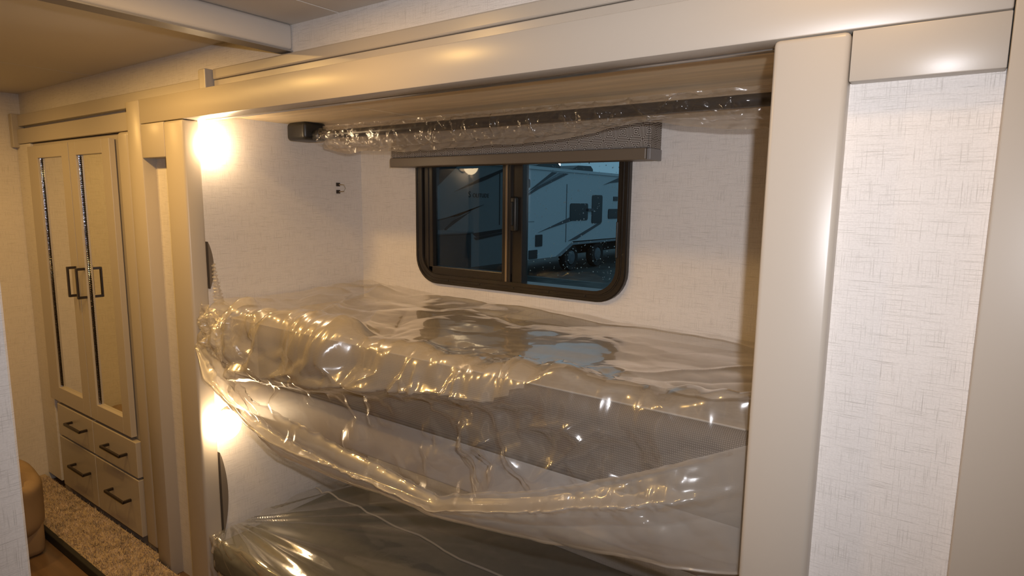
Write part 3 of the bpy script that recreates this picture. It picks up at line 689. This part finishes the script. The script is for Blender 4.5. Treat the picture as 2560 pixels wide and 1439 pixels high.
gx = -1.972 + .10 * A * (.4 + .6 * Bm); gz = -1.135 - .26 * Bm - .03 * A; gy = 1.03 - .03 * np.sin(math.pi * A) - .03 * crumple(A * .15, Bm * .3, 60, .05, 61, .8) - .015 * np.sin(A * 16) * Bm
sheet('gathered_corner', np.stack([np.maximum(gx, -1.970), np.clip(gy, .95, 1.05), gz], -1), FILMH, pl)

# film around the lift rail
fw = thing('plastic_wrap', (-1.1, 1.41, .18), 'crinkled clear plastic wrap hanging from the dark rail above the window', 'plastic sheet')
HANG = [(-1.86, .022), (-1.85, .044), (-1.743, .064), (-1.641, .072), (-1.454, .084), (-1.284, .077), (-.991, .076), (-.864, .068), (-.771, .058), (-.684, .039), (-.652, .031), (-.602, .030), (-.543, .041), (-.451, .052), (-.341, .058), (-.2, .058)]
nx, nt = 420, 50
U, T = np.meshgrid(np.linspace(-1.858, -.200, nx), np.linspace(0, 1, nt))
hang = interp(HANG, U)
hang = hang - .014 * np.clip((U + 1.75) / .12, 0, 1) * np.clip((-.62 - U) / .1, 0, 1)
zb = .252 - T * (.252 - (.217 - hang)) + .003 * softnoise(U, 0 * T, 40, 74) * T
yb = 1.437 + .012 * np.sin(T * 3.1) + .010 * crumple(U, T * .15, 200, .07, 75, .9) - .007 * crumple(U, T * .15, 500, .03, 76, 1.0)
yb = np.clip(yb, 1.432, 1.50)
sheet('hanging_film', np.stack([U, yb, zb], -1), FILMT, fw)
U, T = np.meshgrid(np.linspace(-1.850, -.235, nx), np.linspace(0, 1, nt))
hang = interp(HANG, U) * .55 + .006; ph = -.25 + T * math.pi * 1.12      # from the top of the tube round its front
rad = .021
yb = 1.412 - np.sin(ph) * rad; zb = .217 + np.where(np.cos(ph) > 0, np.cos(ph) * rad, np.cos(ph) * hang)
c = .012 * crumple(U, T * .12, 260, .06, 71, .9) - .009 * crumple(U, T * .12, 300, .04, 72, 1.0) + .006 * crumple(U, T * .12, 900, .020, 73, 1.0)
for x1, v1, x2, v2, hh_, w_ in ((-.68, .01, -.60, .10, .020, .007), (-.52, .01, -.60, .10, .020, .007), (-.76, .02, -.72, .10, .016, .006), (-.86, .01, -.82, .09, .016, .006), (-.95, .03, -.93, .10, .014, .006), (-1.08, .02, -1.06, .10, .016, .006), (-1.22, .03, -1.2, .1, .014, .006)):
    c += ridge(U, T * .12, (x1, v1, x2, v2), hh_, w_)
cc = np.clip(c + .004, 0, .026)
yb = yb - np.abs(np.sin(ph)) * cc - .3 * cc * (np.cos(ph) < 0); zb = zb + np.cos(ph) * cc * .6
zb = np.minimum(zb, .2585)
sheet('wrap_film', np.stack([U, yb, zb], -1), FILMR, fw)

# ================================================================== WARDROBE
wd = thing('wardrobe', (-2.95, 1.3, Z_CAR), 'greige built in wardrobe with two mirrored doors above four drawers', 'wardrobe')
MB().box(-3.39, -2.41, 1.046, 1.62, Z_FLOOR, .226, .002).build('carcass', GREIGE, wd)
MB().box(-3.557, -3.392, 1.035, 1.06, Z_CAR, .226, .002).build('filler_panel', LINEN, wd)
MB().box(-2.494, -2.408, 1.022, 1.060, Z_CAR, .226, .014, 4).build('corner_post', GREIGE, wd, smooth=True)
MB().box(-2.406, -2.356, 1.04, 1.06, Z_CAR, .226, .002).build('filler_panel', GREIGE, wd)
def bead_line(x, y, z0, z1, parent):
    m = MB(); zc = z0
    while zc < z1:
        m.lathe([(0, -.0026), (.0019, -.0017), (.0026, 0), (.0019, .0017), (0, .0026)], (x, y, zc), (0, 0, 1), 8); zc += .0075
    o = m.build('glint_beads', BEAD, parent, smooth=True); o['kind'] = 'stuff'  # beads added along the mirror edge to catch flash glints
def wdoor(x0, x1, mx0, mx1, hx):
    d = thing('door', (x0, 1.03, -.94), None, None); d.parent = wd; d.location = Vector((x0, 1.03, -.94)) - ORG[wd.name]
    zb, zt = -.938, .209; mb, mt_ = -.868, .157
    for (a, b_, c_, e, nme) in ((x0, mx0, zb, zt, 'stile'), (mx1, x1, zb, zt, 'stile'), (mx0, mx1, zb, mb, 'rail'), (mx0, mx1, mt_, zt, 'rail')):
        MB().box(a, b_, 1.020, 1.041, c_, e, .0015).build(nme, GREIGE, d)
    MB().box(mx0, mx1, 1.034, 1.038, mb, mt_).build('mirror', MIRROR, d)
    MB().prism([(mx0 + .0003, 1.0285), (mx0 + .0022, 1.0345), (mx0 + .0012, 1.0345), (mx0 + .0003, 1.0345)], 'z', mb + .001, mt_ - .001).build('bevel_strip', BEVEL, d)
    bead_line(mx0 + .0045, 1.031, mb + .01, mt_ - .005, d)
    hd = MB()
    hd.box(hx - .006, hx + .006, .986, .994, -.417, -.291, .002); hd.box(hx - .005, hx + .005, .99, 1.021, -.417, -.407); hd.box(hx - .005, hx + .005, .99, 1.021, -.301, -.291)
    hd.build('handle', HANDLE, d)
wdoor(-3.381, -2.934, -3.270, -3.006, -2.957)
wdoor(-2.928, -2.556, -2.862, -2.622, -2.868)
for (x0, x1, z0, z1, h0, h1, hz) in ((-3.312, -2.929, -1.098, -.952, -3.153, -2.984, -1.008), (-2.923, -2.525, -1.098, -.952, -2.780, -2.604, -1.018),
                                 (-3.312, -2.929, -1.345, -1.108, -3.153, -2.985, -1.204), (-2.923, -2.525, -1.345, -1.108, -2.774, -2.600, -1.210)):
    d = MB().box(x0, x1, 1.020, 1.043, z0, z1, .002).build('drawer', GREIGE, wd)
    hd = MB().box(h0, h1, .986, .994, hz - .006, hz + .006, .002); hd.box(h0, h0 + .010, .99, 1.021, hz - .005, hz + .005); hd.box(h1 - .010, h1, .99, 1.021, hz - .005, hz + .005)
    hd.build('handle', HANDLE, d)

# ================================================================== CARPET AND SOFA
cp = thing('carpet', (-2.8, .93, Z_FLOOR), 'beige shag carpet strip with dark edge in front of the wardrobe', 'carpet')
MB().box(-3.555, -1.99, .838, .994, Z_FLOOR, Z_CAR - .004, .002).box(-3.555, -2.36, .994, 1.018, Z_FLOOR, Z_CAR - .004).build('backing', CARPET, cp)
MB().box(-3.555, -1.99, .820, .838, Z_FLOOR, Z_CAR - .003, .004).build('edge_binding', BIND, cp)
nT = 9000
px_ = rng.uniform(-3.5, -2.0, nT); py_ = np.where(px_ < -2.37, rng.uniform(.84, 1.016, nT), rng.uniform(.84, .99, nT)); a = rng.uniform(0, 6.28, nT); l = rng.uniform(.008, .017, nT); ln = rng.normal(0, .007, (nT, 2))
vv = np.zeros((nT, 3, 3)); wv = .0022
vv[:, 0] = np.stack([px_ - wv * np.cos(a), py_ - wv * np.sin(a), np.full(nT, Z_CAR - .006)], -1); vv[:, 1] = np.stack([px_ + wv * np.cos(a), py_ + wv * np.sin(a), np.full(nT, Z_CAR - .006)], -1)
vv[:, 2] = np.stack([px_ + ln[:, 0], np.clip(py_ + ln[:, 1], .83, np.where(px_ < -2.37, 1.018, .994)), Z_CAR - .006 + l], -1)
me = bpy.data.meshes.new('pile'); me.from_pydata(vv.reshape(-1, 3).tolist(), [], np.arange(nT * 3).reshape(-1, 3).tolist())
o = link('pile', me, CARPET2, cp); o['kind'] = 'stuff'
sf = thing('sofa', (-3.1, .45, Z_FLOOR), 'tan leatherette seat with rounded cushion at the left before the wardrobe', 'sofa')
def cushion(x0, x1, y0, y1, z0, z1, puff, n=22):
    m = bmesh.new(); bmesh.ops.create_cube(m, size=2); bmesh.ops.subdivide_edges(m, edges=m.edges[:], cuts=n, use_grid_fill=True)
    for v in m.verts:
        u, w, t = v.co; e = max(abs(u), abs(w), abs(t)); nrm = Vector((u, w, t))
        q = (abs(u) ** 6 + abs(w) ** 6 + abs(t) ** 6) ** (1 / 6); nrm = nrm / q
        nrm.x *= 1 + .05 * math.exp(-((1 - u) ** 2 + (1 - w) ** 2 + (1 - t) ** 2) * 3)
        cc = (1 - u * u) * (1 - w * w)
        wr = .012 * math.sin(9 * u + 5 * w + 3 * t) * math.sin(6 * w - 4 * u) + .02 * math.exp(-((u - .92) ** 2 + (w - .8) ** 2) * 22) * math.sin(16 * (u + w))
        v.co = Vector(((x0 + x1) / 2 + nrm.x * (x1 - x0) / 2, (y0 + y1) / 2 + nrm.y * (y1 - y0) / 2, (z0 + z1) / 2 + nrm.z * (z1 - z0) / 2 * (1 + puff * cc) + wr * (t > 0)))
    b = MB(); b.bm.free(); b.bm = m; return b
cushion(-3.54, -2.755, .02, .818, -1.33, -1.06, .10).build('seat_cushion', LEATHER, sf, smooth=True)
MB().box(-3.53, -2.80, .04, .79, -1.40, -1.24, .03, 3).build('base', LEATHER, sf, smooth=True)
